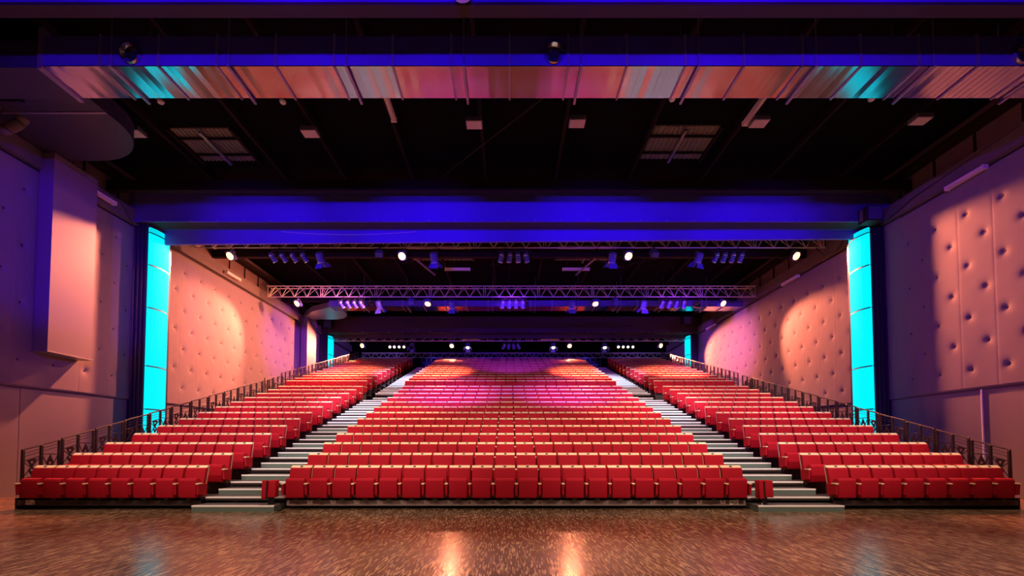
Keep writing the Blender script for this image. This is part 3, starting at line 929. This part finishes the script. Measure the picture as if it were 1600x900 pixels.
# tubes on the ledges
for x, y, L, lab in ((13.6, 12.4, 1.05, 'tube lamp on the ledge of the near right wall'), (13.6, 20.3, 1.1, 'tube lamp on the ledge midway along the right wall'),
                     (13.6, 28.4, 1.1, 'tube lamp on the ledge far along the right wall'), (-13.5, 13.8, .9, 'tube lamp on the ledge behind the near left drop duct'),
                     (-13.5, 20.5, 1.0, 'tube lamp on the ledge midway along the left wall'), (-13.5, 28.9, .9, 'tube lamp on the ledge by the far left drop duct')):
    batten(x, y, 9.36 if x > 0 else 9.66, L, True, lab)
sm = MB().tube((0, 0, 0), (0, 0, .05), .07, 12, .09).mesh('dome', M['white'])
for k, (x, y) in enumerate([(-9.7, 11.5), (-6.3, 11.5), (4.5, 11.4), (10.0, 11.4)]):
    t = thing('smoke_detector', 'small pale round smoke detector under the roof, %s from left' % ORD[k], 'smoke detector', (x, y, 10.95), 0, 'smoke detectors')
    link('dome', sm, t); MB().tube((0, 0, .05), (0, 0, .34), .012).build('stem', M['steel'], t)
t = thing('ceiling_speaker', 'round beige ceiling speaker at the top centre edge', 'speaker', (-.85, 7.5, 9.68))
MB().tube((0, -.02, 0), (0, .03, 0), .155, 20).xf(Matrix.Rotation(R(-12), 4, 'X')).build('grille', M['tube'], t)
MB().tube((0, -.03, 0), (0, 0, 0), .015, 8).build('screw', M['flange'], t)
MB().tube((.1, 0, .12), (.2, .05, .6), .008).build('cable', M['steel'], t)
def roof_light(x, y, wx, wy, label):
    t = thing('roof_light', label, 'skylight', (x, y, ROOF - .02), 0, 'corrugated roof lights')
    n = 14
    for k in range(n):
        a = -wx / 2 + wx * k / n
        MB().prism([(a, 0), (a + wx / n * .25, -.03), (a + wx / n * .7, -.03), (a + wx / n * .95, 0), (a + wx / n * .95, .02), (a, .02)], -wy / 2, wy / 2, 'y').build('corrugated_sheet', M['sky'], t)
    for q in (-wy / 4, wy / 4):
        MB().box(-wx / 2, wx / 2, q - .03, q + .03, -.10, -.05).build('cross_bar', M['purlin'], t)
    MB().box(-.04, .04, -wy / 2, wy / 2, -.18, -.11).build('centre_bar', M['flange'], t)
    for s in (-1, 1):
        MB().box(s * wx / 2 - .04, s * wx / 2 + .04, -wy / 2 - .05, wy / 2 + .05, -.12, .02).build('frame', M['purlin'], t)
roof_light(-9.6, 13.6, 1.95, 1.5, 'dim corrugated roof light at the left behind the near duct')
roof_light(5.45, 13.5, 2.2, 1.5, 'dim corrugated roof light at the right behind the near duct')
roof_light(-3.5, 21.5, 3.3, 1.6, 'dim corrugated roof light left of centre above the second truss')
roof_light(3.9, 21.5, 3.0, 1.6, 'dim corrugated roof light right of centre above the second truss')
# loudspeakers
def speaker(x, y, z, label, s=1):
    t = thing('loudspeaker', label, 'speaker', (x, y, z), 0, 'black loudspeakers on the beams')
    MB().box(-.28 * s, .28 * s, -.2, .2, -.27 * s, .27 * s).build('cabinet', M['speaker'], t, bevel=.01)
    MB().box(-.24 * s, .24 * s, -.212, -.2, -.23 * s, .23 * s).build('grille', M['lantern'], t)
    MB().box(-.34 * s, -.30 * s, -.05, .05, -.2, .2).build('bracket', M['concrete'], t)
speaker(12.75, 30.27, 10.35, 'dark box loudspeaker on the far beam at the right')
speaker(-13.0, 30.27, 10.1, 'dark box loudspeaker on the far beam at the left')
speaker(12.95, 14.96, 9.66, 'dark box loudspeaker beside the top of the right cyan column')
# cables
def cable(pts, label, m=None, r=.012):
    o = MB().poly(pts, r).build('cable', M[m or 'cable'])
    tag(o, label, 'cable', 'hanging cables')
def sag(a, b, d, n=12):
    a, b = Vector(a), Vector(b)
    return [tuple(a.lerp(b, k / n) - Vector((0, 0, d * 4 * (k / n) * (1 - k / n)))) for k in range(n + 1)]
cable(sag((-8.6, 15.78, 9.5), (-3.5, 15.78, 9.5), .12), 'thin pale cable sagging across the left of the blue beam')
cable(sag((-4.1, 7.57, 9.86), (-.6, 7.57, 9.86), .1), 'thin pale cable sagging along the beam at the top edge')
cable([(13.58, 11.0, 9.95), (13.58, 12.5, 9.85), (13.58, 14.0, 9.75), (13.58, 15.0, 9.5)], 'dark cable drooping along the near right ledge', 'steel')
cable([(-13.6, 12.9, 10.5), (-13.6, 13.0, 10.1), (-13.6, 14.6, 9.95), (-13.6, 15.1, 9.4)], 'dark cable drooping along the near left ledge', 'steel')
cable([(13.2, 18.0, 9.9), (13.4, 17.8, 9.5), (13.55, 17.3, 9.5), (13.58, 16.9, 9.8)], 'dark cable loop at the right end of the first truss', 'steel', .03)
print('objects', len(bpy.data.objects))
